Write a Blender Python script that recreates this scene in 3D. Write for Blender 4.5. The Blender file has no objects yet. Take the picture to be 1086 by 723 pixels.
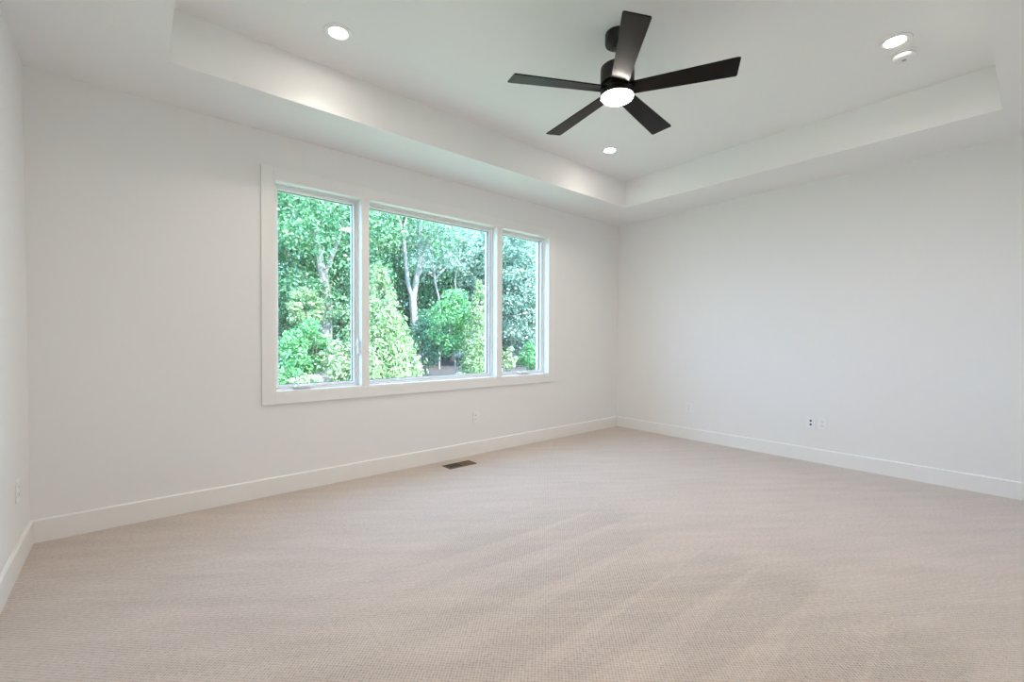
import bpy, bmesh, math, random
import numpy as np
from mathutils import Vector, Matrix
PI = math.pi
SC = bpy.context.scene
COL = SC.collection

# ------------------------------------------------------------------ camera, sky, sun, exposure
YAW, PITCH, ROLL, FPX, EYE = 0.704049, -0.018235, 0.004106, 476.1685, 1.19992
fwd = Vector((math.sin(YAW)*math.cos(PITCH), math.cos(YAW)*math.cos(PITCH), math.sin(PITCH)))
rgt = Vector((math.cos(YAW), -math.sin(YAW), 0)); upv = rgt.cross(fwd)
r2 = rgt*math.cos(ROLL) + upv*math.sin(ROLL); u2 = -rgt*math.sin(ROLL) + upv*math.cos(ROLL)
cam = bpy.data.cameras.new('camera'); camo = bpy.data.objects.new('camera', cam); COL.objects.link(camo)
camo.matrix_world = Matrix(((r2.x, u2.x, -fwd.x, 0), (r2.y, u2.y, -fwd.y, 0), (r2.z, u2.z, -fwd.z, EYE), (0, 0, 0, 1)))
cam.sensor_fit = 'HORIZONTAL'; cam.sensor_width = 36.0; cam.lens = 36.0*FPX/1086.0
cam.shift_y = 5.937/1086.0; cam.clip_start = 0.02; cam.clip_end = 300
SC.camera = camo

SKY = (0.39, 0.685, 1.06); SKY_S = 6.95
SUN_S = 11.5
LAMP = (1.0, 0.895, 0.79); CAN_W = 48.0; CAN_LENS = 83.0; FAN_S = 190.0
w = bpy.data.worlds.new('sky'); SC.world = w; w.use_nodes = True
bg = w.node_tree.nodes['Background']; bg.inputs[0].default_value = SKY + (1,); bg.inputs[1].default_value = SKY_S
sl = bpy.data.lights.new('sun', 'SUN'); sl.energy = SUN_S; sl.angle = math.radians(1.0); sl.color = (1, .95, .84)
so = bpy.data.objects.new('sun', sl); COL.objects.link(so); so.location = (10, -10, 20)
so.rotation_euler = Vector((-0.25, 0.74, -0.62)).to_track_quat('-Z', 'Y').to_euler()
vs = SC.view_settings
vs.view_transform = 'Standard'; vs.look = 'None'; vs.exposure = 0.0; vs.gamma = 1.0; vs.use_curve_mapping = False
SC.cycles.max_bounces = 16; SC.cycles.diffuse_bounces = 10; SC.cycles.transparent_max_bounces = 24
SC.cycles.sample_clamp_indirect = 8.0

# ------------------------------------------------------------------ room numbers
LX, RX, FY, BY = -0.4547, 5.1016, -0.41, 3.7714      # left, right, front (behind the camera), back (window) wall faces
HS, HT = 2.74, 3.0462                                # soffit and tray heights
TX0, TX1, TY0, TY1 = 0.170, 4.439, 0.191, 3.1825
TH = 0.20
WX0, WX1, WZ0, WZ1 = 0.830, 3.770, 0.776, 2.398      # window opening
FAN = (2.265, 1.690)

# ------------------------------------------------------------------ materials
def nmat(name):
    m = bpy.data.materials.new(name); m.use_nodes = True
    return m, m.node_tree.nodes, m.node_tree.links, m.node_tree.nodes['Principled BSDF']
def mat(name, col, rough=0.5, metal=0.0, spec=0.5, noise=0.0, nscale=8.0, bump=0.0, bscale=200.0):
    m, N, L, p = nmat(name)
    p.inputs['Base Color'].default_value = tuple(col) + (1,)
    p.inputs['Roughness'].default_value = rough; p.inputs['Metallic'].default_value = metal
    p.inputs['Specular IOR Level'].default_value = spec
    tc = N.new('ShaderNodeTexCoord')
    if noise:
        n = N.new('ShaderNodeTexNoise'); n.inputs['Scale'].default_value = nscale; n.inputs['Detail'].default_value = 4
        L.new(tc.outputs['Object'], n.inputs['Vector'])
        mx = N.new('ShaderNodeMix'); mx.data_type = 'RGBA'
        mx.inputs[6].default_value = tuple(c*(1-noise) for c in col) + (1,)
        mx.inputs[7].default_value = tuple(min(1, c*(1+noise)) for c in col) + (1,)
        L.new(n.outputs['Fac'], mx.inputs[0]); L.new(mx.outputs[2], p.inputs['Base Color'])
    if bump:
        n = N.new('ShaderNodeTexNoise'); n.inputs['Scale'].default_value = bscale; n.inputs['Detail'].default_value = 3
        L.new(tc.outputs['Object'], n.inputs['Vector'])
        b = N.new('ShaderNodeBump'); b.inputs['Strength'].default_value = bump; b.inputs['Distance'].default_value = 0.002
        L.new(n.outputs['Fac'], b.inputs['Height']); L.new(b.outputs['Normal'], p.inputs['Normal'])
    return m
def emit(name, col, s):
    m, N, L, p = nmat(name)
    p.inputs['Base Color'].default_value = (.8, .8, .8, 1)
    p.inputs['Emission Color'].default_value = tuple(col) + (1,); p.inputs['Emission Strength'].default_value = s
    return m

M_WALL = mat('painted wall', (.84, .838, .832), .75, spec=.25, bump=.05, bscale=260)
M_CEIL = mat('flat ceiling paint', (.855, .855, .85), .9, spec=.15, bump=.05, bscale=220)
M_TRIM = mat('semi gloss trim paint', (.86, .855, .845), .35, noise=.01)
M_VINYL = mat('white window vinyl', (.88, .885, .89), .3, noise=.01)
M_GASKET = mat('grey glazing gasket', (.16, .165, .17), .6, noise=.1)
M_PLATE = mat('white plastic plate', (.86, .865, .88), .3, noise=.01)
M_DARK = mat('dark slot', (.015, .015, .016), .6, noise=.1)
M_FAN = mat('matte black fan metal', (.010, .009, .0085), .42, spec=.4, noise=.1)
M_BLADE = mat('black fan blade', (.006, .005, .0048), .27, spec=.15, noise=.12, nscale=14)
M_BRONZE = mat('brown metal register', (.16, .10, .06), .45, metal=.4, noise=.15)
M_LAMP = emit('recessed lamp lens', LAMP, CAN_LENS)
M_FANLAMP = emit('fan lamp lens', LAMP, FAN_S)
M_BARK = mat('pale bark', (.33, .31, .29), .9, noise=.25, nscale=6, bump=.4, bscale=30)
M_BARKD = mat('brown bark', (.16, .13, .11), .9, noise=.3, nscale=6, bump=.4, bscale=30)
M_BARKG = mat('grey bark', (.24, .22, .20), .9, noise=.3, nscale=6, bump=.4, bscale=30)

def glass_mat():
    m, N, L, p = nmat('window glass'); N.remove(p)
    tr = N.new('ShaderNodeBsdfTransparent'); tr.inputs[0].default_value = (.985, .99, .988, 1)
    gl = N.new('ShaderNodeBsdfGlossy'); gl.inputs['Roughness'].default_value = 0.0
    lw = N.new('ShaderNodeLayerWeight'); lw.inputs['Blend'].default_value = .5
    pw = N.new('ShaderNodeMath'); pw.operation = 'POWER'; pw.inputs[1].default_value = 5
    ma = N.new('ShaderNodeMath'); ma.operation = 'MULTIPLY_ADD'; ma.inputs[1].default_value = .94; ma.inputs[2].default_value = .05
    mx = N.new('ShaderNodeMixShader')
    L.new(lw.outputs['Facing'], pw.inputs[0]); L.new(pw.outputs[0], ma.inputs[0]); L.new(ma.outputs[0], mx.inputs[0])
    L.new(tr.outputs[0], mx.inputs[1]); L.new(gl.outputs[0], mx.inputs[2])
    L.new(mx.outputs[0], N['Material Output'].inputs[0])
    return m
M_GLASS = glass_mat()

def carpet_mat():
    m, N, L, p = nmat('loop pile carpet')
    p.inputs['Roughness'].default_value = .95; p.inputs['Specular IOR Level'].default_value = .15
    p.inputs['Sheen Weight'].default_value = .5; p.inputs['Sheen Roughness'].default_value = .5
    geo = N.new('ShaderNodeNewGeometry'); sep = N.new('ShaderNodeSeparateXYZ'); L.new(geo.outputs['Position'], sep.inputs[0])
    def math_(op, a, b=None, c=None):
        n = N.new('ShaderNodeMath'); n.operation = op
        for i, v in enumerate((a, b, c)):
            if v is None: continue
            if isinstance(v, (int, float)): n.inputs[i].default_value = v
            else: L.new(v, n.inputs[i])
        return n.outputs[0]
    def noise(scale, sx=1, sy=1, rot=0, detail=3):
        mp = N.new('ShaderNodeMapping'); mp.inputs['Scale'].default_value = (sx, sy, 1); mp.inputs['Rotation'].default_value = (0, 0, rot)
        L.new(geo.outputs['Position'], mp.inputs[0])
        n = N.new('ShaderNodeTexNoise'); n.inputs['Scale'].default_value = scale; n.inputs['Detail'].default_value = detail
        L.new(mp.outputs[0], n.inputs['Vector']); return n.outputs['Fac']
    x, y = sep.outputs[0], sep.outputs[1]
    # loops of yarn in staggered rows
    P = .0170
    sx_ = math_('SINE', math_('MULTIPLY', x, 2*PI/P)); sy_ = math_('SINE', math_('MULTIPLY', y, 2*PI/P))
    loop = math_('MULTIPLY_ADD', math_('MULTIPLY', sx_, sy_), .5, .5)
    speck = noise(240, detail=2)
    # nap left by the vacuum cleaner: long strokes along x with one crisp edge each
    wob = math_('MULTIPLY_ADD', noise(1.1, .45, 1.0, 0, 2), .12, -.06)
    yy = math_('ADD', math_('ADD', y, math_('MULTIPLY', x, -.05)), wob)
    cell = math_('DIVIDE', yy, .27)
    saw = math_('FRACT', cell)
    wn = N.new('ShaderNodeTexWhiteNoise'); wn.noise_dimensions = '1D'; L.new(math_('FLOOR', cell), wn.inputs['W']); rnd = wn.outputs['Value']
    tip = math_('MULTIPLY_ADD', rnd, .5, 2.15)                       # where each stroke of the cleaner ends
    run = math_('SUBTRACT', tip, x)
    wid = math_('MULTIPLY', run, math_('MULTIPLY_ADD', rnd, .25, .22))     # pale wedge widening away from the tip
    edge = math_('MINIMUM', math_('MAXIMUM', math_('MULTIPLY', math_('SUBTRACT', saw, wid), 13.0), 0.0), 1.0)
    edge = math_('MULTIPLY', edge, math_('MULTIPLY_ADD', saw, -.45, 1.0))
    fade = math_('MINIMUM', math_('MAXIMUM', math_('MULTIPLY', math_('ADD', run, .12), 4.0), 0.0), 1.0)
    saw = edge
    near = math_('MINIMUM', math_('MAXIMUM', math_('MULTIPLY', math_('SUBTRACT', x, .35), 1.2), 0.0), 1.0)
    near = math_('MULTIPLY', near, math_('MINIMUM', math_('MAXIMUM', math_('MULTIPLY', math_('SUBTRACT', 2.5, y), 2.0), 0.0), 1.0))
    stroke = math_('MULTIPLY', math_('MULTIPLY', saw, fade), near)
    rx_ = N.new('ShaderNodeVectorRotate'); rx_.rotation_type = 'Z_AXIS'; rx_.inputs['Angle'].default_value = .62
    L.new(geo.outputs['Position'], rx_.inputs['Vector'])
    ms = N.new('ShaderNodeMapping'); ms.inputs['Scale'].default_value = (.9, 6.0, 1); L.new(rx_.outputs[0], ms.inputs[0])
    ns = N.new('ShaderNodeTexNoise'); ns.inputs['Scale'].default_value = 2.0; ns.inputs['Detail'].default_value = 5; L.new(ms.outputs[0], ns.inputs['Vector'])
    streak = ns.outputs['Fac']
    patch = noise(1.6, 1, 1, 0, 4)
    tone = math_('ADD', math_('ADD', math_('MULTIPLY', stroke, -.13), math_('MULTIPLY', math_('SUBTRACT', streak, .5), .36)), math_('MULTIPLY', math_('SUBTRACT', patch, .5), .18))
    tone = math_('ADD', tone, math_('MULTIPLY', math_('SUBTRACT', math_('MULTIPLY', math_('POWER', math_('SUBTRACT', 1.0, loop), 2.2), math_('MULTIPLY_ADD', noise(70, detail=2), 2.4, -.45)), .22), -.55))
    tone = math_('ADD', tone, math_('MULTIPLY', math_('ADD', math_('SUBTRACT', speck, .5), math_('SUBTRACT', noise(55, detail=3), .5)), .38))
    val = math_('ADD', tone, 1.0)
    cm = N.new('ShaderNodeVectorMath'); cm.operation = 'SCALE'; cm.inputs[0].default_value = (.525, .433, .376)
    L.new(val, cm.inputs['Scale']); L.new(cm.outputs[0], p.inputs['Base Color'])
    b = N.new('ShaderNodeBump'); b.inputs['Strength'].default_value = .35; b.inputs['Distance'].default_value = .004
    L.new(loop, b.inputs['Height']); L.new(b.outputs['Normal'], p.inputs['Normal'])
    return m
M_CARPET = carpet_mat()

def leaf_mat(name, c0, c1, c2, trans=.45):
    m, N, L, p = nmat(name); N.remove(p)
    geo = N.new('ShaderNodeNewGeometry')
    ramp = N.new('ShaderNodeValToRGB'); e = ramp.color_ramp.elements
    e[0].position, e[0].color = 0, tuple(c0) + (1,); e[1].position, e[1].color = 1, tuple(c2) + (1,)
    k = ramp.color_ramp.elements.new(.55); k.color = tuple(c1) + (1,)
    tc = N.new('ShaderNodeTexCoord'); n = N.new('ShaderNodeTexNoise'); n.inputs['Scale'].default_value = 1.3; n.inputs['Detail'].default_value = 2
    L.new(tc.outputs['Object'], n.inputs['Vector'])
    mi = N.new('ShaderNodeMath'); mi.operation = 'MULTIPLY_ADD'; mi.inputs[1].default_value = .55; mi.inputs[2].default_value = -.27
    L.new(n.outputs['Fac'], mi.inputs[0])
    ad = N.new('ShaderNodeMath'); ad.operation = 'MULTIPLY_ADD'; ad.inputs[1].default_value = .85
    L.new(geo.outputs['Random Per Island'], ad.inputs[0]); L.new(mi.outputs[0], ad.inputs[2]); L.new(ad.outputs[0], ramp.inputs[0])
    d = N.new('ShaderNodeBsdfDiffuse'); t = N.new('ShaderNodeBsdfTranslucent'); g = N.new('ShaderNodeBsdfGlossy')
    g.inputs['Roughness'].default_value = .45; g.inputs[0].default_value = (1, 1, 1, 1)
    L.new(ramp.outputs[0], d.inputs[0]); L.new(ramp.outputs[0], t.inputs[0])
    a = N.new('ShaderNodeMixShader'); a.inputs[0].default_value = trans
    L.new(d.outputs[0], a.inputs[1]); L.new(t.outputs[0], a.inputs[2])
    b = N.new('ShaderNodeMixShader'); b.inputs[0].default_value = .06
    L.new(a.outputs[0], b.inputs[1]); L.new(g.outputs[0], b.inputs[2])
    L.new(b.outputs[0], N['Material Output'].inputs[0])
    return m
M_LGREEN = leaf_mat('woodland leaves', (.06, .21, .09), (.21, .47, .22), (.60, .80, .48))
M_LMINT = leaf_mat('deep green leaves', (.04, .17, .09), (.14, .37, .20), (.42, .66, .42))
M_LGREY = leaf_mat('grey green leaves', (.17, .33, .25), (.42, .58, .46), (.78, .87, .74))
M_LMAPLE = leaf_mat('fresh green leaves', (.07, .28, .09), (.23, .56, .22), (.52, .80, .44))
M_LARB = leaf_mat('yellow green sprays', (.08, .20, .06), (.42, .60, .27), (.88, .93, .66))
M_LPALE = leaf_mat('pale variegated leaves', (.22, .36, .16), (.60, .70, .44), (.90, .90, .74))

def ground_mat():
    m, N, L, p = nmat('garden ground'); p.inputs['Roughness'].default_value = .95
    geo = N.new('ShaderNodeNewGeometry'); sep = N.new('ShaderNodeSeparateXYZ'); L.new(geo.outputs['Position'], sep.inputs[0])
    n = N.new('ShaderNodeTexNoise'); n.inputs['Scale'].default_value = 3; n.inputs['Detail'].default_value = 6; L.new(geo.outputs['Position'], n.inputs['Vector'])
    a = N.new('ShaderNodeMix'); a.data_type = 'RGBA'; a.inputs[6].default_value = (.30, .34, .16, 1); a.inputs[7].default_value = (.50, .52, .30, 1)
    b = N.new('ShaderNodeMix'); b.data_type = 'RGBA'; b.inputs[6].default_value = (.06, .05, .048, 1); b.inputs[7].default_value = (.14, .12, .11, 1)
    L.new(n.outputs['Fac'], a.inputs[0]); L.new(n.outputs['Fac'], b.inputs[0])
    s = N.new('ShaderNodeMath'); s.operation = 'ADD'; L.new(sep.outputs[1], s.inputs[0]); L.new(n.outputs['Fac'], s.inputs[1])
    gt = N.new('ShaderNodeMath'); gt.operation = 'GREATER_THAN'; gt.inputs[1].default_value = 13.6; L.new(s.outputs[0], gt.inputs[0])
    c = N.new('ShaderNodeMix'); c.data_type = 'RGBA'; L.new(gt.outputs[0], c.inputs[0]); L.new(a.outputs[2], c.inputs[6]); L.new(b.outputs[2], c.inputs[7])
    L.new(c.outputs[2], p.inputs['Base Color'])
    return m
M_GROUND = ground_mat()

# ------------------------------------------------------------------ mesh helpers
def link(name, me, parent=None):
    o = bpy.data.objects.new(name, me); COL.objects.link(o)
    if parent is not None: o.parent = parent
    return o
def build(name, bm, m, parent=None, smooth=False, loc=None):
    bmesh.ops.recalc_face_normals(bm, faces=bm.faces)
    me = bpy.data.meshes.new(name); bm.to_mesh(me); bm.free()
    for mm in (m if isinstance(m, (list, tuple)) else [m]): me.materials.append(mm)
    if smooth:
        for f in me.polygons: f.use_smooth = True
        me.set_sharp_from_angle(angle=math.radians(35))
    o = link(name, me, parent)
    if loc: o.location = loc
    return o
def box(bm, x0, x1, y0, y1, z0, z1, bev=0.0, seg=1, mi=0):
    r = bmesh.ops.create_cube(bm, size=1.0)
    vs_ = r['verts']
    for v in vs_:
        v.co = Vector(((x0+x1)/2 + v.co.x*(x1-x0), (y0+y1)/2 + v.co.y*(y1-y0), (z0+z1)/2 + v.co.z*(z1-z0)))
    fs = list({f for v in vs_ for f in v.link_faces})
    for f in fs: f.material_index = mi
    if bev:
        es = list({e for v in vs_ for e in v.link_edges})
        bmesh.ops.bevel(bm, geom=es, offset=bev, segments=seg, affect='EDGES', profile=.5)
def lathe(bm, prof, n=48, cx=0, cy=0, mi=0):
    rings = []
    for r, z in prof:
        if r < 1e-6: rings.append([bm.verts.new((cx, cy, z))])
        else: rings.append([bm.verts.new((cx + r*math.cos(2*PI*k/n), cy + r*math.sin(2*PI*k/n), z)) for k in range(n)])
    for a, b in zip(rings, rings[1:]):
        for k in range(n):
            k2 = (k+1) % n
            if len(a) == 1: f = bm.faces.new((a[0], b[k], b[k2]))
            elif len(b) == 1: f = bm.faces.new((a[k], b[0], a[k2]))
            else: f = bm.faces.new((a[k], b[k], b[k2], a[k2]))
            f.material_index = mi
def prism(bm, pts, d):           # pts: closed 3D outline, d: extrusion vector
    a = [bm.verts.new(p) for p in pts]; b = [bm.verts.new(Vector(p)+Vector(d)) for p in pts]
    bm.faces.new(a); bm.faces.new(b[::-1]); n = len(pts)
    for k in range(n): bm.faces.new((a[k], b[k], b[(k+1) % n], a[(k+1) % n]))
def tube(bm, pts, radii, n=8):
    pts = [Vector(p) for p in pts]; rings = []
    for i, p in enumerate(pts):
        t = (pts[min(i+1, len(pts)-1)] - pts[max(i-1, 0)]).normalized()
        s = t.cross(Vector((0, 1, 0.02))).normalized(); q = s.cross(t)
        rings.append([bm.verts.new(p + (s*math.cos(2*PI*k/n) + q*math.sin(2*PI*k/n))*radii[i]) for k in range(n)])
    for a, b in zip(rings, rings[1:]):
        for k in range(n): bm.faces.new((a[k], a[(k+1) % n], b[(k+1) % n], b[k]))
    bm.faces.new(rings[0][::-1]); bm.faces.new(rings[-1])
def empty(name, loc=(0, 0, 0)):
    o = bpy.data.objects.new(name, None); COL.objects.link(o); o.location = loc; o.empty_display_size = .2
    return o
def tag(o, label=None, cat=None, group=None, kind=None):
    if label: o['label'] = label
    if cat: o['category'] = cat
    if group: o['group'] = group
    if kind: o['kind'] = kind
    return o
def struct(o): o['kind'] = 'structure'; return o
def copy_tree(o, parent=None):
    c = o.copy(); COL.objects.link(c)
    if parent is not None: c.parent = parent
    for ch in list(o.children): copy_tree(ch, c)
    return c

# ------------------------------------------------------------------ room shell
bm = bmesh.new(); box(bm, LX-TH, RX+TH, FY-TH, BY+TH, -.15, 0); struct(build('floor', bm, M_CARPET))
bm = bmesh.new(); box(bm, LX-TH, LX, FY-TH, BY+TH, 0, HS); struct(build('wall_left', bm, M_WALL))
bm = bmesh.new(); box(bm, RX, RX+TH, FY-TH, BY+TH, 0, HS); struct(build('wall_right', bm, M_WALL))
bm = bmesh.new(); box(bm, LX, RX, FY-TH, FY, 0, HS); struct(build('wall_front', bm, M_WALL))
bm = bmesh.new()
box(bm, LX, WX0, BY, BY+TH, 0, HS); box(bm, WX1, RX, BY, BY+TH, 0, HS)
box(bm, WX0, WX1, BY, BY+TH, 0, WZ0); box(bm, WX0, WX1, BY, BY+TH, WZ1, HS)
struct(build('wall_back', bm, M_WALL))
bm = bmesh.new()
box(bm, LX-TH, TX0, FY-TH, BY+TH, HS, 3.25); box(bm, TX1, RX+TH, FY-TH, BY+TH, HS, 3.25)
box(bm, TX0, TX1, FY-TH, TY0, HS, 3.25); box(bm, TX0, TX1, TY1, BY+TH, HS, 3.25)
box(bm, TX0, TX1, TY0, TY1, HT, 3.25)
struct(build('ceiling', bm, M_CEIL))

BH, BT = .135, .015
def baseboard(name, p0, p1, n):       # p0-p1 along the wall face, n: inward normal; eased top edge
    p0, p1, n = Vector(p0), Vector(p1), Vector(n)
    prof = [(0, 0), (BT, 0), (BT, BH-.006), (BT-.006, BH), (0, BH)]
    bm = bmesh.new(); prism(bm, [p0 + n*a + Vector((0, 0, b)) for a, b in prof], p1-p0)
    struct(build(name, bm, M_TRIM))
baseboard('baseboard_back', (LX, BY, 0), (RX, BY, 0), (0, -1, 0))
baseboard('baseboard_left', (LX, FY, 0), (LX, BY-BT, 0), (1, 0, 0))
baseboard('baseboard_right', (RX, FY, 0), (RX, BY-BT, 0), (-1, 0, 0))
baseboard('baseboard_front', (LX+BT, FY, 0), (RX-BT, FY, 0), (0, 1, 0))

# ------------------------------------------------------------------ window
CW = .086; CY = BY - .018
bm = bmesh.new()
ob = [(WX0-CW, WZ0-CW), (WX1+CW, WZ0-CW), (WX1+CW, WZ1+CW), (WX0-CW, WZ1+CW)]
for x0, x1, z0, z1 in ((WX0-CW, WX0, WZ0-CW, WZ1+CW), (WX1, WX1+CW, WZ0-CW, WZ1+CW), (WX0, WX1, WZ1, WZ1+CW), (WX0, WX1, WZ0-CW, WZ0)):
    box(bm, x0, x1, CY, BY, z0, z1, .0015)
struct(build('trim_1', bm, M_TRIM))                    # flat casing round the window
bm = bmesh.new()                                       # jamb liner
JT = .012
box(bm, WX0-.001, WX0+JT, CY+.004, BY+TH, WZ0, WZ1); box(bm, WX1-JT, WX1+.001, CY+.004, BY+TH, WZ0, WZ1)
box(bm, WX0+JT, WX1-JT, CY+.004, BY+TH, WZ1-JT, WZ1+.001); box(bm, WX0+JT, WX1-JT, CY+.004, BY+TH, WZ0-.001, WZ0+JT)
MUL = [(1.510, 1.577), (2.986, 3.056)]
for a, b in MUL: box(bm, a, b, CY+.012, BY+TH, WZ0+JT, WZ1-JT, .001)
struct(build('trim_2', bm, M_TRIM))                    # jambs and the two mullions
def ring(bm, x0, x1, z0, z1, w_, y0, y1, bev=.002):
    box(bm, x0, x0+w_, y0, y1, z0, z1, bev); box(bm, x1-w_, x1, y0, y1, z0, z1, bev)
    box(bm, x0+w_, x1-w_, y0, y1, z1-w_, z1, bev); box(bm, x0+w_, x1-w_, y0, y1, z0, z0+w_, bev)
GY = 3.885
def window(name, x0, x1, casement):
    e = struct(empty(name, ((x0+x1)/2, GY, WZ0+JT)))
    inv = Matrix.Translation(-Vector(e.location))
    def add(nm, bm, m):
        o = build(nm, bm, m, e); o.matrix_parent_inverse = inv; return o
    z0, z1 = WZ0+JT, WZ1-JT
    g = .0006
    bm = bmesh.new(); ring(bm, x0+g, x1-g, z0+g, z1-g, .014, 3.840, 3.965); add('frame', bm, M_VINYL)
    a, b, c, d = x0+.016, x1-.016, z0+.016, z1-.016
    bm = bmesh.new(); ring(bm, a, b, c, d, .0215, 3.854 if casement else 3.862, 3.925, .003); add('sash', bm, M_VINYL)
    bm = bmesh.new(); ring(bm, a+.022, b-.022, c+.022, d-.022, .003, GY-.006, GY+.014, 0); add('gasket', bm, M_GASKET)
    bm = bmesh.new(); box(bm, a+.023, b-.023, GY, GY+.006, c+.023, d-.023); add('glass', bm, M_GLASS)
    if casement:
        cx = (a+b)/2 - (.12 if casement == 1 else -.02)
        bm = bmesh.new()                      # operator cover with its folded crank
        box(bm, cx-.075, cx+.075, 3.806, 3.857, z0+.0165, z0+.030, .004, 2)
        box(bm, cx-.055, cx+.045, 3.796, 3.812, z0+.020, z0+.034, .004, 2)
        lathe(bm, [(0, z0+.034), (.009, z0+.034), (.009, z0+.046), (0, z0+.046)], 12, cx-.046, 3.804)
        add('crank_operator', bm, M_VINYL)
        if casement == 1:
            lx = x1 - .017
            bm = bmesh.new()                  # sash lock lever on the mullion side
            box(bm, lx-.004, lx, 3.80, 3.832, z0+.27, z0+.40, .002)
            tube(bm, [(lx-.006, 3.812, z0+.375), (lx-.014, 3.80, z0+.36), (lx-.016, 3.795, z0+.31), (lx-.012, 3.795, z0+.26)], [.006, .006, .005, .005], 8)
            l = add('lock_lever', bm, M_VINYL)
    return e
window('window_1', WX0+JT, MUL[0][0], 1)
window('window_2', MUL[0][1], MUL[1][0], 0)
window('window_3', MUL[1][1], WX1-JT, 2)

# ------------------------------------------------------------------ ceiling fan
fan = tag(empty('ceiling_fan', (FAN[0], FAN[1], HT)), 'black five-blade ceiling fan with a lit round lamp, hanging in the tray ceiling', 'ceiling fan')
def part(nm, bm, m, par, smooth=True): return build(nm, bm, m, par, smooth)
bm = bmesh.new(); lathe(bm, [(0, 0), (.073, 0), (.075, -.004), (.075, -.056), (.072, -.064), (.064, -.067), (.026, -.068), (.022, -.062), (0, -.062)]); part('canopy', bm, M_FAN, fan)
bm = bmesh.new(); lathe(bm, [(0, -.067), (.012, -.067), (.018, -.074), (.021, -.083), (.018, -.092), (.0125, -.098), (.0125, -.163), (.022, -.165), (.022, -.178), (0, -.178)], 24); part('downrod', bm, M_FAN, fan)
bm = bmesh.new(); lathe(bm, [(0, -.178), (.050, -.178), (.056, -.182), (.058, -.194), (.090, -.198), (.100, -.206), (.101, -.22), (.101, -.292), (.098, -.3), (.080, -.304), (0, -.304)]); part('motor_housing', bm, M_FAN, fan)
bm = bmesh.new(); lathe(bm, [(0, -.3035), (.078, -.3035), (.078, -.336), (0, -.336)]); part('blade_hub', bm, M_FAN, fan)
BZ = -.338
for k in range(5):
    th = math.radians(8.5 + 72*k)
    bm = bmesh.new()
    outline = [(.070, -.046), (.100, -.050), (.40, -.0615), (.652, -.0715), (.664, -.070), (.668, -.064), (.657, .060), (.653, .066), (.644, .068), (.40, .0595), (.100, .050), (.070, .046)]
    prism(bm, [(a, b, -.0035) for a, b in outline], (0, 0, .007))
    bmesh.ops.bevel(bm, geom=[e for e in bm.edges if abs(e.verts[0].co.z-e.verts[1].co.z) < 1e-6], offset=.0015, segments=1, affect='EDGES')
    b = part('blade', bm, M_BLADE, fan, False)
    b.matrix_local = Matrix.Translation((0, 0, BZ)) @ Matrix.Rotation(th, 4, 'Z') @ Matrix.Rotation(math.radians(1.0), 4, 'Y') @ Matrix.Rotation(math.radians(-11), 4, 'X')
bm = bmesh.new(); lathe(bm, [(0, -.3355), (.085, -.3355), (.098, -.339), (.101, -.344), (.101, -.376), (.0985, -.379), (.0955, -.379), (.0955, -.36), (0, -.36)]); part('light_kit', bm, M_FAN, fan)
bm = bmesh.new(); lathe(bm, [(0, -.362), (.094, -.362), (.0945, -.382), (.090, -.388), (.074, -.3935), (.045, -.3965), (0, -.398)]); tag(part('lamp_lens', bm, M_FANLAMP, fan), 'glowing frosted lens')

# ------------------------------------------------------------------ recessed lights, smoke detector
def recessed():
    e = empty('recessed_light')
    bm = bmesh.new(); lathe(bm, [(.052, -.0008), (.053, -.0030), (.066, -.0062), (.082, -.0050), (.086, -.0008), (.052, -.0008)], 48); build('trim_ring', bm, M_CEIL, e, True)
    bm = bmesh.new(); lathe(bm, [(0, -.001), (.0515, -.001), (.0515, -.0028), (0, -.0032)], 48); build('lamp_lens', bm, M_LAMP, e)
    ld = bpy.data.lights.new('recessed_lamp', 'SPOT'); ld.energy = CAN_W; ld.color = LAMP
    ld.spot_size = math.radians(132); ld.spot_blend = 1.0; ld.shadow_soft_size = .05
    lo = bpy.data.objects.new('lamp', ld); COL.objects.link(lo); lo.parent = e; lo.location = (0, 0, -.012)
    return e
GR = 'recessed lights in the tray ceiling'
proto = recessed()
spots = [((.975, 2.785), 'lit round recessed light above the left pane of the window, left of the fan'),
         ((3.595, 2.765), 'lit round recessed light near the far tray corner, just below the fan in view'),
         ((3.62, .615), 'lit round recessed light beside the smoke detector')]
for i, ((x, y), lab) in enumerate(spots):
    o = proto if i == 0 else copy_tree(proto)
    o.location = (x, y, HT); tag(o, lab, 'ceiling light', GR)
o = copy_tree(proto); o.location = (.975, .615, HT)
tag(o, 'lit round recessed light in the near left tray corner, nearest the viewer', 'ceiling light', GR)
sd = tag(empty('smoke_detector', (3.815, .600, HT)), 'white round smoke detector on the tray ceiling beside a recessed light', 'smoke detector')
bm = bmesh.new(); lathe(bm, [(0, -.0005), (.062, -.0005), (.063, -.002), (.063, -.011), (.060, -.012), (0, -.012)]); build('base_plate', bm, M_PLATE, sd, True)
bm = bmesh.new(); lathe(bm, [(0, -.0115), (.050, -.0115), (.050, -.0205), (0, -.0205)]); build('vent_gap', bm, M_DARK, sd, True)
bm = bmesh.new(); lathe(bm, [(0, -.0200), (.060, -.0200), (.061, -.024), (.056, -.034), (.046, -.040), (.024, -.042), (0, -.042)]); build('cover', bm, M_PLATE, sd, True)
bm = bmesh.new(); lathe(bm, [(0, -.0415), (.012, -.0415), (.012, -.044), (0, -.0445)], 24, .004, .0); build('test_button', bm, mat('grey button', (.35, .35, .36), .5, noise=.05), sd, True)

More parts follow.
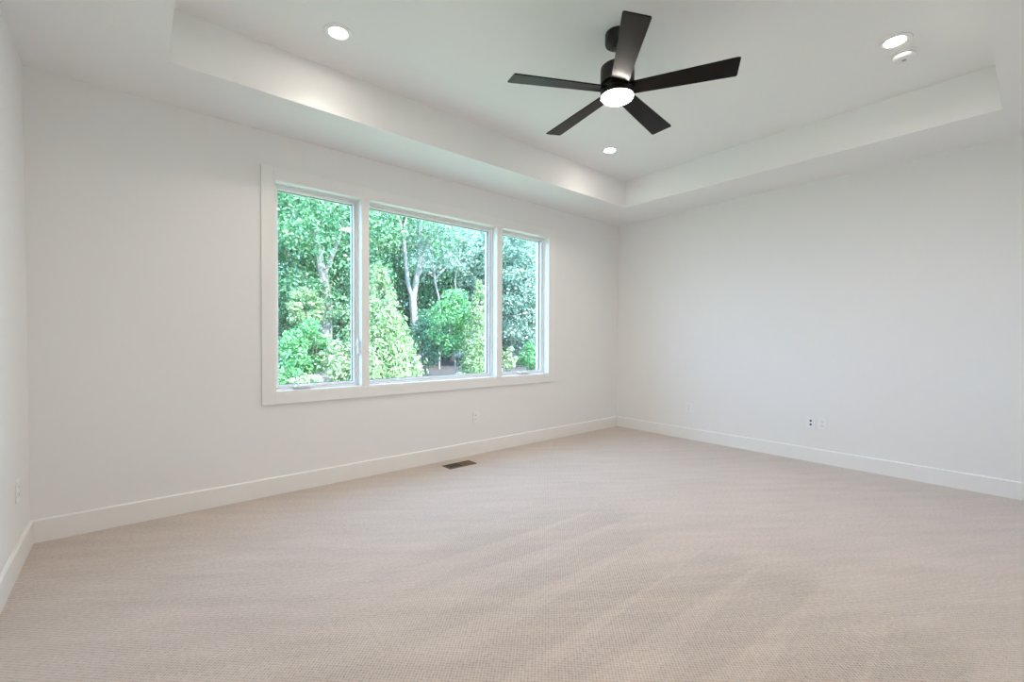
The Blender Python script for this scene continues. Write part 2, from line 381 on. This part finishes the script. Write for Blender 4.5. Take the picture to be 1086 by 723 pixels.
# ------------------------------------------------------------------ outlets (built facing -Y, centred on the plate)
def outlet(kind):
    e = empty('wall_outlet' if kind != 'coax' else 'data_outlet')
    bm = bmesh.new(); box(bm, -.036, .036, -.0065, 0, -.0585, .0585, .0025, 2); build('cover_plate', bm, M_PLATE, e)
    if kind == 'duplex':
        for s in (-1, 1):
            bm = bmesh.new(); pts = []
            for k in range(24):
                a = 2*PI*k/24; pts.append((max(-.0155, min(.0155, .0175*math.cos(a))), -.0062, s*.0195 + max(-.0125, min(.0125, .0165*math.sin(a)))))
            prism(bm, pts, (0, -.0028, 0)); r = build('receptacle', bm, M_PLATE, e)
            bm = bmesh.new()
            box(bm, -.0085, -.0060, -.0094, -.0089, s*.0195-.001, s*.0195+.0085); box(bm, .0060, .0085, -.0094, -.0089, s*.0195, s*.0195+.0075)
            lathe(bm, [(0, 0), (.0025, 0), (.0025, .0005), (0, .0005)], 10)
            for v in bm.verts:
                if v.co.y > -.005: v.co = Vector((v.co.x, -.0094 + v.co.z, s*.0195-.0065 + v.co.y))
            sl_ = build('slot', bm, M_DARK, r)
        bm = bmesh.new(); lathe(bm, [(0, 0), (.003, 0), (.0025, .0012), (0, .0014)], 12)
        for v in bm.verts: v.co = Vector((v.co.x, -.0062 - v.co.z, v.co.y))
        build('screw', bm, M_PLATE, e)
    elif kind == 'coax':
        for s in (-1, 1):
            bm = bmesh.new(); lathe(bm, [(0, 0), (.0095, 0), (.0095, .004), (.0065, .004), (.0065, .0045), (0, .0045)], 20)
            for v in bm.verts: v.co = Vector((v.co.x, -.0062 - v.co.z, s*.018 + v.co.y))
            build('jack', bm, M_DARK, e)
        for s in (-1, 1):
            bm = bmesh.new(); lathe(bm, [(0, 0), (.003, 0), (.0025, .0012), (0, .0014)], 12)
            for v in bm.verts: v.co = Vector((v.co.x, -.0062 - v.co.z, s*.045 + v.co.y))
            build('screw', bm, M_PLATE, e)
    return e
ob_ = outlet('duplex'); ob_.location = (2.712, BY-.0003, .385); tag(ob_, 'white outlet plate on the window wall, below the window', 'outlet', 'white duplex outlets')
for y, z, lab, rot, x in ((2.717, .381, 'white outlet plate on the right wall, near the far corner', -PI/2, RX-.0003),
                          (1.354, .384, 'white outlet plate on the right wall, right one of the side-by-side pair', -PI/2, RX-.0003),
                          (3.400, .403, 'white outlet plate on the left wall, above the baseboard', PI/2, LX+.0003)):
    o = copy_tree(ob_); o.location = (x, y, z); o.rotation_euler = (0, 0, rot); tag(o, lab, 'outlet')
c_ = outlet('coax'); c_.location = (RX-.0003, 1.452, .384); c_.rotation_euler = (0, 0, -PI/2)
tag(c_, 'white plate with two dark round jacks, left of the paired plates on the right wall', 'outlet')

# ------------------------------------------------------------------ floor register
fr = tag(empty('floor_register', (2.366, 3.545, 0)), 'brown metal floor register in the carpet below the window', 'vent')
bm = bmesh.new(); W2, D2 = .152, .070
box(bm, -W2, W2, -D2, -D2+.018, .0, .006, .002); box(bm, -W2, W2, D2-.018, D2, .0, .006, .002)
box(bm, -W2, -W2+.018, -D2+.018, D2-.018, .0, .006, .002); box(bm, W2-.018, W2, -D2+.018, D2-.018, .0, .006, .002)
box(bm, -.006, .006, -D2+.018, D2-.018, .0, .006, .001); build('frame', bm, M_BRONZE, fr)
bm = bmesh.new(); box(bm, -W2+.018, W2-.018, -D2+.018, D2-.018, .0003, .0012); build('duct_opening', bm, M_DARK, fr)
for s in (-1, 1):
    bm = bmesh.new()
    for k in range(9):
        x = s*.072 + (k-4)*.0140
        h = .0022 if s > 0 else .0008
        box(bm, x-(.0055 if s > 0 else .0014), x+(.0055 if s > 0 else .0014), -D2+.0185, D2-.0185, .0016, .0016+h)
    build('louvre', bm, M_BRONZE, fr)

# ------------------------------------------------------------------ outside
GZ = -.40
bm = bmesh.new(); box(bm, -40, 80, BY+TH+.02, 75, GZ-.3, GZ); struct(build('ground', bm, M_GROUND))
rng = np.random.default_rng(7)
def at(px, Y): # x for a viewing column on the photograph at depth Y
    d = rgt*((px-543)/FPX) + fwd
    return d.x/d.y*Y
def leaves(name, pos, nrm, size, m, parent, aspect=.55, jitter=.6, grow=None):
    n = len(pos)
    nrm = nrm + rng.normal(0, jitter, (n, 3)); nrm /= np.linalg.norm(nrm, axis=1)[:, None] + 1e-9
    t = rng.normal(0, 1, (n, 3))
    if grow is not None: t = t*.55 + grow
    t -= (t*nrm).sum(1)[:, None]*nrm; t /= np.linalg.norm(t, axis=1)[:, None] + 1e-9
    b = np.cross(nrm, t)
    s = (size*rng.uniform(.6, 1.35, n))[:, None]
    fold = nrm*s*.16
    v = np.empty((n, 6, 3))
    v[:, 0] = pos - t*s*.5; v[:, 1] = pos - t*s*.08 + b*s*aspect*.5 + fold; v[:, 2] = pos + t*s*.28 + b*s*aspect*.36 + fold
    v[:, 3] = pos + t*s*.5; v[:, 4] = pos + t*s*.28 - b*s*aspect*.36 + fold; v[:, 5] = pos - t*s*.08 - b*s*aspect*.5 + fold
    base = (np.arange(n)*6)[:, None]
    f = np.concatenate([base + np.array([[0, 1, 2, 3]]), base + np.array([[0, 3, 4, 5]])], axis=0)
    me = bpy.data.meshes.new(name)
    me.vertices.add(n*6); me.vertices.foreach_set('co', v.reshape(-1))
    nf = len(f); me.loops.add(nf*4); me.loops.foreach_set('vertex_index', f.reshape(-1).astype(np.int32))
    me.polygons.add(nf); me.polygons.foreach_set('loop_start', (np.arange(nf)*4).astype(np.int32))
    me.update(calc_edges=True); me.validate()
    me.materials.append(m)
    return link(name, me, parent)
def clumps(centres, radii, per, flat=.7):
    P, Nn = [], []
    for c, r in zip(centres, radii):
        k = per
        d = rng.normal(0, 1, (k, 3)); d /= np.linalg.norm(d, axis=1)[:, None]
        q = d*(r*rng.uniform(.45, 1.0, k)**.6)[:, None]; q[:, 2] *= flat
        P.append(c + q); Nn.append(d*.7 + np.array([0, 0, .6]))
    return np.concatenate(P), np.concatenate(Nn)
def ellipsoid_centres(n, c, r, shell=.35):
    d = rng.normal(0, 1, (n, 3)); d /= np.linalg.norm(d, axis=1)[:, None]
    q = d*(rng.uniform(shell, 1, n)**.5)[:, None]
    return np.array(c) + q*np.array(r)

def broad_tree(name, x, Y, h, rx, crown0, m, label, cat, bark, group=None, nclump=46, per=120, leaf=.20, tr=.16, ry=None, forks=3, parts=None):
    e = tag(empty(name, (x, Y, GZ)), label, cat, group)
    bm = bmesh.new()
    lean = rng.uniform(-.4, .4)
    if parts is None:
        top = h*.8
        tube(bm, [(0, 0, -.1), (lean*.15, 0, crown0*.6), (lean*.5, .1, crown0+.25*(h-crown0)), (lean, .1, top)], [tr*1.25, tr, tr*.75, tr*.25])
        for k in range(forks):
            a = rng.uniform(0, 2*PI); z = crown0*rng.uniform(.8, 1.3)
            p0 = Vector((lean*.25, 0, z)); d = Vector((math.cos(a)*rx*.6, math.sin(a)*rx*.6, (h-z)*rng.uniform(.35, .6)))
            tube(bm, [p0, p0+d*.4+Vector((0, 0, .15)), p0+d], [tr*.5, tr*.36, tr*.1], 6)
    else:
        for pts, rad in parts: tube(bm, pts, rad, 10)
    build('trunk', bm, bark, e, True)
    cz = (h+crown0)/2
    C = ellipsoid_centres(nclump, (lean*.5, 0, cz), (rx, ry or rx, (h-crown0)/2))
    P, Nn = clumps(C, rng.uniform(.28, .5, nclump)*rx, per, .62)
    tag(leaves('foliage', P, Nn, leaf, m, e), kind=None)
    return e
def conifer(x, Y, h, r, m, label, group, n=9000, leaf=.10):
    e = tag(empty('arborvitae', (x, Y, GZ)), label, 'conifer', group)
    bm = bmesh.new(); tube(bm, [(0, 0, -.1), (0, 0, h*.5), (.02, 0, h*.95)], [.09, .06, .012]); build('trunk', bm, M_BARKD, e, True)
    # ascending sprays set in lobes so the outline stays ragged
    nl = 150
    z = h*(1-np.sqrt(rng.uniform(0, 1, nl)))*.97 + .08
    a = rng.uniform(0, 2*PI, nl); rr = r*np.clip(1-(z/h)**1.25, .05, 1)
    q = rr*rng.uniform(.55, .92, nl)
    C = np.stack([q*np.cos(a), q*np.sin(a), z], 1)
    per = n//nl
    P, Nn, G = [], [], []
    for c, aa, R_ in zip(C, a, rr):
        s = .10 + .22*R_
        d = rng.normal(0, 1, (per, 3))*np.array([s*.75, s*.75, s*1.25])*.55
        P.append(c + d); Nn.append(np.array([math.cos(aa), math.sin(aa), .5]) + d*2); G.append(np.tile([math.cos(aa)*.7, math.sin(aa)*.7, .9], (per, 1)))
    o = leaves('foliage', np.concatenate(P), np.concatenate(Nn), leaf, m, e, .36, .7, np.concatenate(G))
    return e
def shrub(name, x, Y, h, rx, m, label, cat='shrub', group=None, n=2400, leaf=.09, stems=7, z0=.12):
    e = tag(empty(name, (x, Y, GZ)), label, cat, group)
    bm = bmesh.new()
    for k in range(stems):
        a = rng.uniform(0, 2*PI); q = rx*rng.uniform(.2, .7)
        tube(bm, [(math.cos(a)*.04, math.sin(a)*.04, -.03), (math.cos(a)*q*.5, math.sin(a)*q*.5, h*.4), (math.cos(a)*q, math.sin(a)*q, h*.85)], [.018, .013, .004], 5)
    build('stems', bm, M_BARKD, e, True)
    nc = 26
    C = ellipsoid_centres(nc, (0, 0, z0 + (h-z0)*.52), (rx*.8, rx*.8, (h-z0)*.42), .1)
    P, Nn = clumps(C, rng.uniform(.22, .40, nc)*rx, n//nc, .8)
    P[:, 2] = np.maximum(P[:, 2], .03)
    leaves('foliage', P, Nn, leaf, m, e)
    return e

# garden planting in front of the wood
conifer(at(401, 13.0), 13.0, 3.95, 1.42, M_LARB, 'broad yellow-green cone-shaped conifer, left in the middle pane', 'sunlit conifers', 15000, .115)
conifer(at(509, 13.6), 13.6, 3.9, .86, M_LARB, 'slender yellow-green conifer at the right edge of the middle pane', 'sunlit conifers', 11000, .105)
shrub('shrub', at(539, 13.5), 13.5, 1.3, .40, M_LPALE, 'small yellow-green bush low in the right pane', n=1600, leaf=.08)
e = broad_tree('maple_sapling', at(484, 15.0), 15.0, 3.45, .88, 1.05, M_LMAPLE, 'young bright green tree with a thin bare stem between the two conifers', 'tree', M_BARK, nclump=70, per=80, leaf=.11, tr=.035)
shrub('shrub', at(325, 13.4), 13.4, 2.2, .95, M_LMAPLE, 'large bright green leafy bush in the left pane', n=4600, leaf=.10)
shrub('shrub', at(360, 12.8), 12.8, 1.55, .62, M_LPALE, 'pale yellow upright bush at the lower right of the left pane', n=2600, leaf=.09)
shrub('shrub', at(325, 12.2), 12.2, .75, .45, M_LPALE, 'low pale cream bush at the bottom of the left pane', n=1800, leaf=.08)
shrub('shrub', at(306, 12.6), 12.6, .95, .5, M_LMAPLE, 'low green bush in the bottom left corner of the left pane', n=1500, leaf=.09)
shrub('shrub', at(372, 12.6), 12.6, .7, .33, M_LMINT, 'small dark green bush beside the mullion of the left pane', n=1200, leaf=.08)
shrub('shrub', at(487, 13.2), 13.2, .36, .33, M_LPALE, 'tiny pale ground plant at the foot of the young tree', n=700, leaf=.07)
shrub('shrub', at(452, 16.6), 16.6, 2.9, 1.15, M_LMINT, 'dark green bush between the broad conifer and the young tree', n=3000, leaf=.12)
shrub('shrub', at(563, 14.5), 14.5, 1.5, .7, M_LMAPLE, 'green bush in the lower right corner of the right pane', n=1800, leaf=.12)
broad_tree('sapling', at(318, 15.5), 15.5, 3.2, .48, 1.9, M_LARB, 'small yellowish sapling rising behind the big green bush', 'tree', M_BARKD, nclump=30, per=80, leaf=.10, tr=.03)

# the pale forked tree and the bent one beside it
YF = 20.0
def fp(px, py, Y=YF): # point of the trunk line in the tree's own frame
    d = rgt*((px-543)/FPX) + fwd - upv*((py-367.44)/FPX)
    t = Y/d.y
    return Vector((d.x*t - FX, 0, EYE + d.z*t - GZ))
FX = at(441, YF)
def line(pts): return [fp(*p) for p in pts]
parts = [(line([(443, 402), (441, 360), (438.5, 330), (437, 315)]), [.24, .21, .19, .17]),
         (line([(437, 318), (432, 300), (429.5, 275), (427, 250), (423, 235), (417, 222), (410, 205)]), [.10, .11, .10, .095, .085, .07, .04]),
         (line([(438, 320), (441, 298), (445, 275), (444, 250), (446, 235), (448, 215), (447, 195)]), [.13, .14, .12, .11, .10, .085, .05]),
         (line([(443, 292), (449, 272), (455, 252), (460, 236), (466, 215)]), [.12, .11, .10, .09, .05]),
         (line([(426, 245), (430, 234), (433, 222)]), [.06, .05, .03])]
broad_tree('forked_tree', FX, YF, 11.0, 3.0, 5.6, M_LGREEN, 'tall tree with a pale trunk forking into three limbs in the middle pane', 'tree', M_BARK, nclump=30, per=180, leaf=.15, parts=parts)
FX = at(463, YF)
parts = [(line([(466, 402), (466, 340), (465, 315), (461, 300), (460, 288), (458, 272), (455, 258)]), [.05, .05, .055, .06, .06, .05, .03]),
         (line([(461, 296), (468, 288), (477, 281), (486, 272)]), [.055, .05, .04, .02]),
         (line([(484, 312), (482, 298), (484, 285)]), [.04, .04, .02])]
broad_tree('bent_tree', FX, YF, 8.2, 1.9, 4.4, M_LGREY, 'slim pale tree with a crooked forking stem right of the forked tree', 'tree', M_BARK, nclump=22, per=110, leaf=.16, parts=parts)

FX = at(345, 19.0)
parts = [([fp(346, 402, 19), fp(346, 340, 19), fp(345, 310, 19), fp(341, 290, 19), fp(336, 262, 19), fp(333, 235, 19)], [.26, .24, .22, .19, .15, .10]),
         ([fp(342, 296, 19), fp(352, 272, 19), fp(360, 250, 19), (Vector(fp(366, 225, 19)))], [.10, .09, .07, .04]),
         ([fp(330, 310, 19), fp(322, 298, 19), fp(311, 282, 19), fp(300, 262, 19)], [.09, .09, .08, .05])]
broad_tree('woodland_tree', FX, 19.0, 10.5, 2.6, 1.7, M_LGREEN, 'tall tree with a grey-brown leaning trunk in the left pane', 'tree', M_BARKG, nclump=62, per=190, leaf=.15, parts=parts)

# the wood behind: every tree its own trunk and crown
GW = 'trees of the wood behind the garden'
wood = [  # px, Y, height, crown radius, crown base, material, leaf, label
    (285, 21.0, 10.5, 2.6, 1.2, M_LGREEN, 'full green tree at the left edge of the left pane'),
    (236, 22.5, 11.0, 2.8, .8, M_LGREEN, 'full green tree just past the left end of the window'),
    (322, 24.0, 12.0, 3.0, .8, M_LGREEN, 'tall green tree at the top of the left pane'),
    (372, 23.0, 7.0, 2.2, .8, M_LMINT, 'dark green tree beside the mullion of the left pane'),
    (405, 24.5, 11.5, 2.6, 6.3, M_LGREEN, 'tall green tree whose crown fills the top left of the middle pane'),
    (428, 25.0, 7.0, 2.2, .8, M_LMINT, 'dark green tree behind the pale forked trunk'),
    (462, 23.5, 6.4, 2.0, .9, M_LMINT, 'low dark green tree right behind the bent tree'),
    (478, 27.0, 12.0, 3.2, 1.0, M_LGREEN, 'tall green tree above the young tree'),
    (508, 22.0, 10.0, 2.4, 1.6, M_LGREY, 'grey-green tree behind the slender conifer'),
    (535, 20.5, 9.5, 2.2, 2.2, M_LGREY, 'grey-green tree filling the upper right pane'),
    (556, 19.0, 6.4, 1.9, .7, M_LGREY, 'bushy grey-green tree in the lower right pane'),
    (572, 23.0, 11.0, 2.6, 1.6, M_LGREY, 'tall grey-green tree at the right edge of the right pane'),
    (603, 20.0, 9.5, 2.6, .8, M_LMINT, 'dark green tree just past the right end of the window'),
]
for px, Y, h, r, c0, m, lab in wood:
    broad_tree('woodland_tree', at(px, Y), Y, h, r, c0, m, lab + ', outside the window', 'tree', M_BARKD, GW, nclump=75, per=200, leaf=.16, tr=.15)
far = [(300, 33, 12.5, 'hazy'), (350, 35, 11, 'hazy'), (395, 32, 6.0, 'hazy'), (445, 36, 12.5, 'hazy'), (497, 33, 12.5, 'hazy'), (550, 32, 12.5, 'hazy'), (600, 31, 12.5, 'hazy')]
src = None
for i, (px, Y, h, _) in enumerate(far):
    where = ['left edge of the left pane', 'right side of the left pane', 'left edge of the middle pane', 'pale forked trunk', 'slender conifer', 'middle of the right pane', 'right end of the window'][i]
    lab = 'distant green tree deep in the wood, behind the ' + where
    if src is None:
        src = broad_tree('woodland_tree', at(px, Y), Y, 12.5, 4.2, .6, M_LGREEN, lab, 'tree', M_BARKD, 'distant trees deep in the wood', nclump=60, per=110, leaf=.28, tr=.2)
    else:
        c = copy_tree(src); c.location = (at(px, Y), Y, GZ); c.rotation_euler = (0, 0, 1.1*i); s = h/12.5; c.scale = (s, s, s)
        tag(c, lab, 'tree', 'distant trees deep in the wood')

for px, Y, h, r, where in ((300, 27.5, 3.2, 2.2, 'left edge of the left pane'), (352, 28.5, 3.4, 2.4, 'right half of the left pane'), (392, 29, 3.0, 2.2, 'mullion left of the middle pane'),
                           (430, 28, 3.2, 2.3, 'pale forked trunk'), (476, 29, 3.3, 2.4, 'young tree'), (520, 28, 3.2, 2.3, 'mullion right of the middle pane'), (562, 27, 3.2, 2.3, 'right pane')):
    shrub('bush', at(px, Y), Y, h, r, M_LMINT, 'dark leafy bush deep in the wood, behind the ' + where, 'bush', 'bushes deep in the wood', n=3600, leaf=.24, z0=.0)
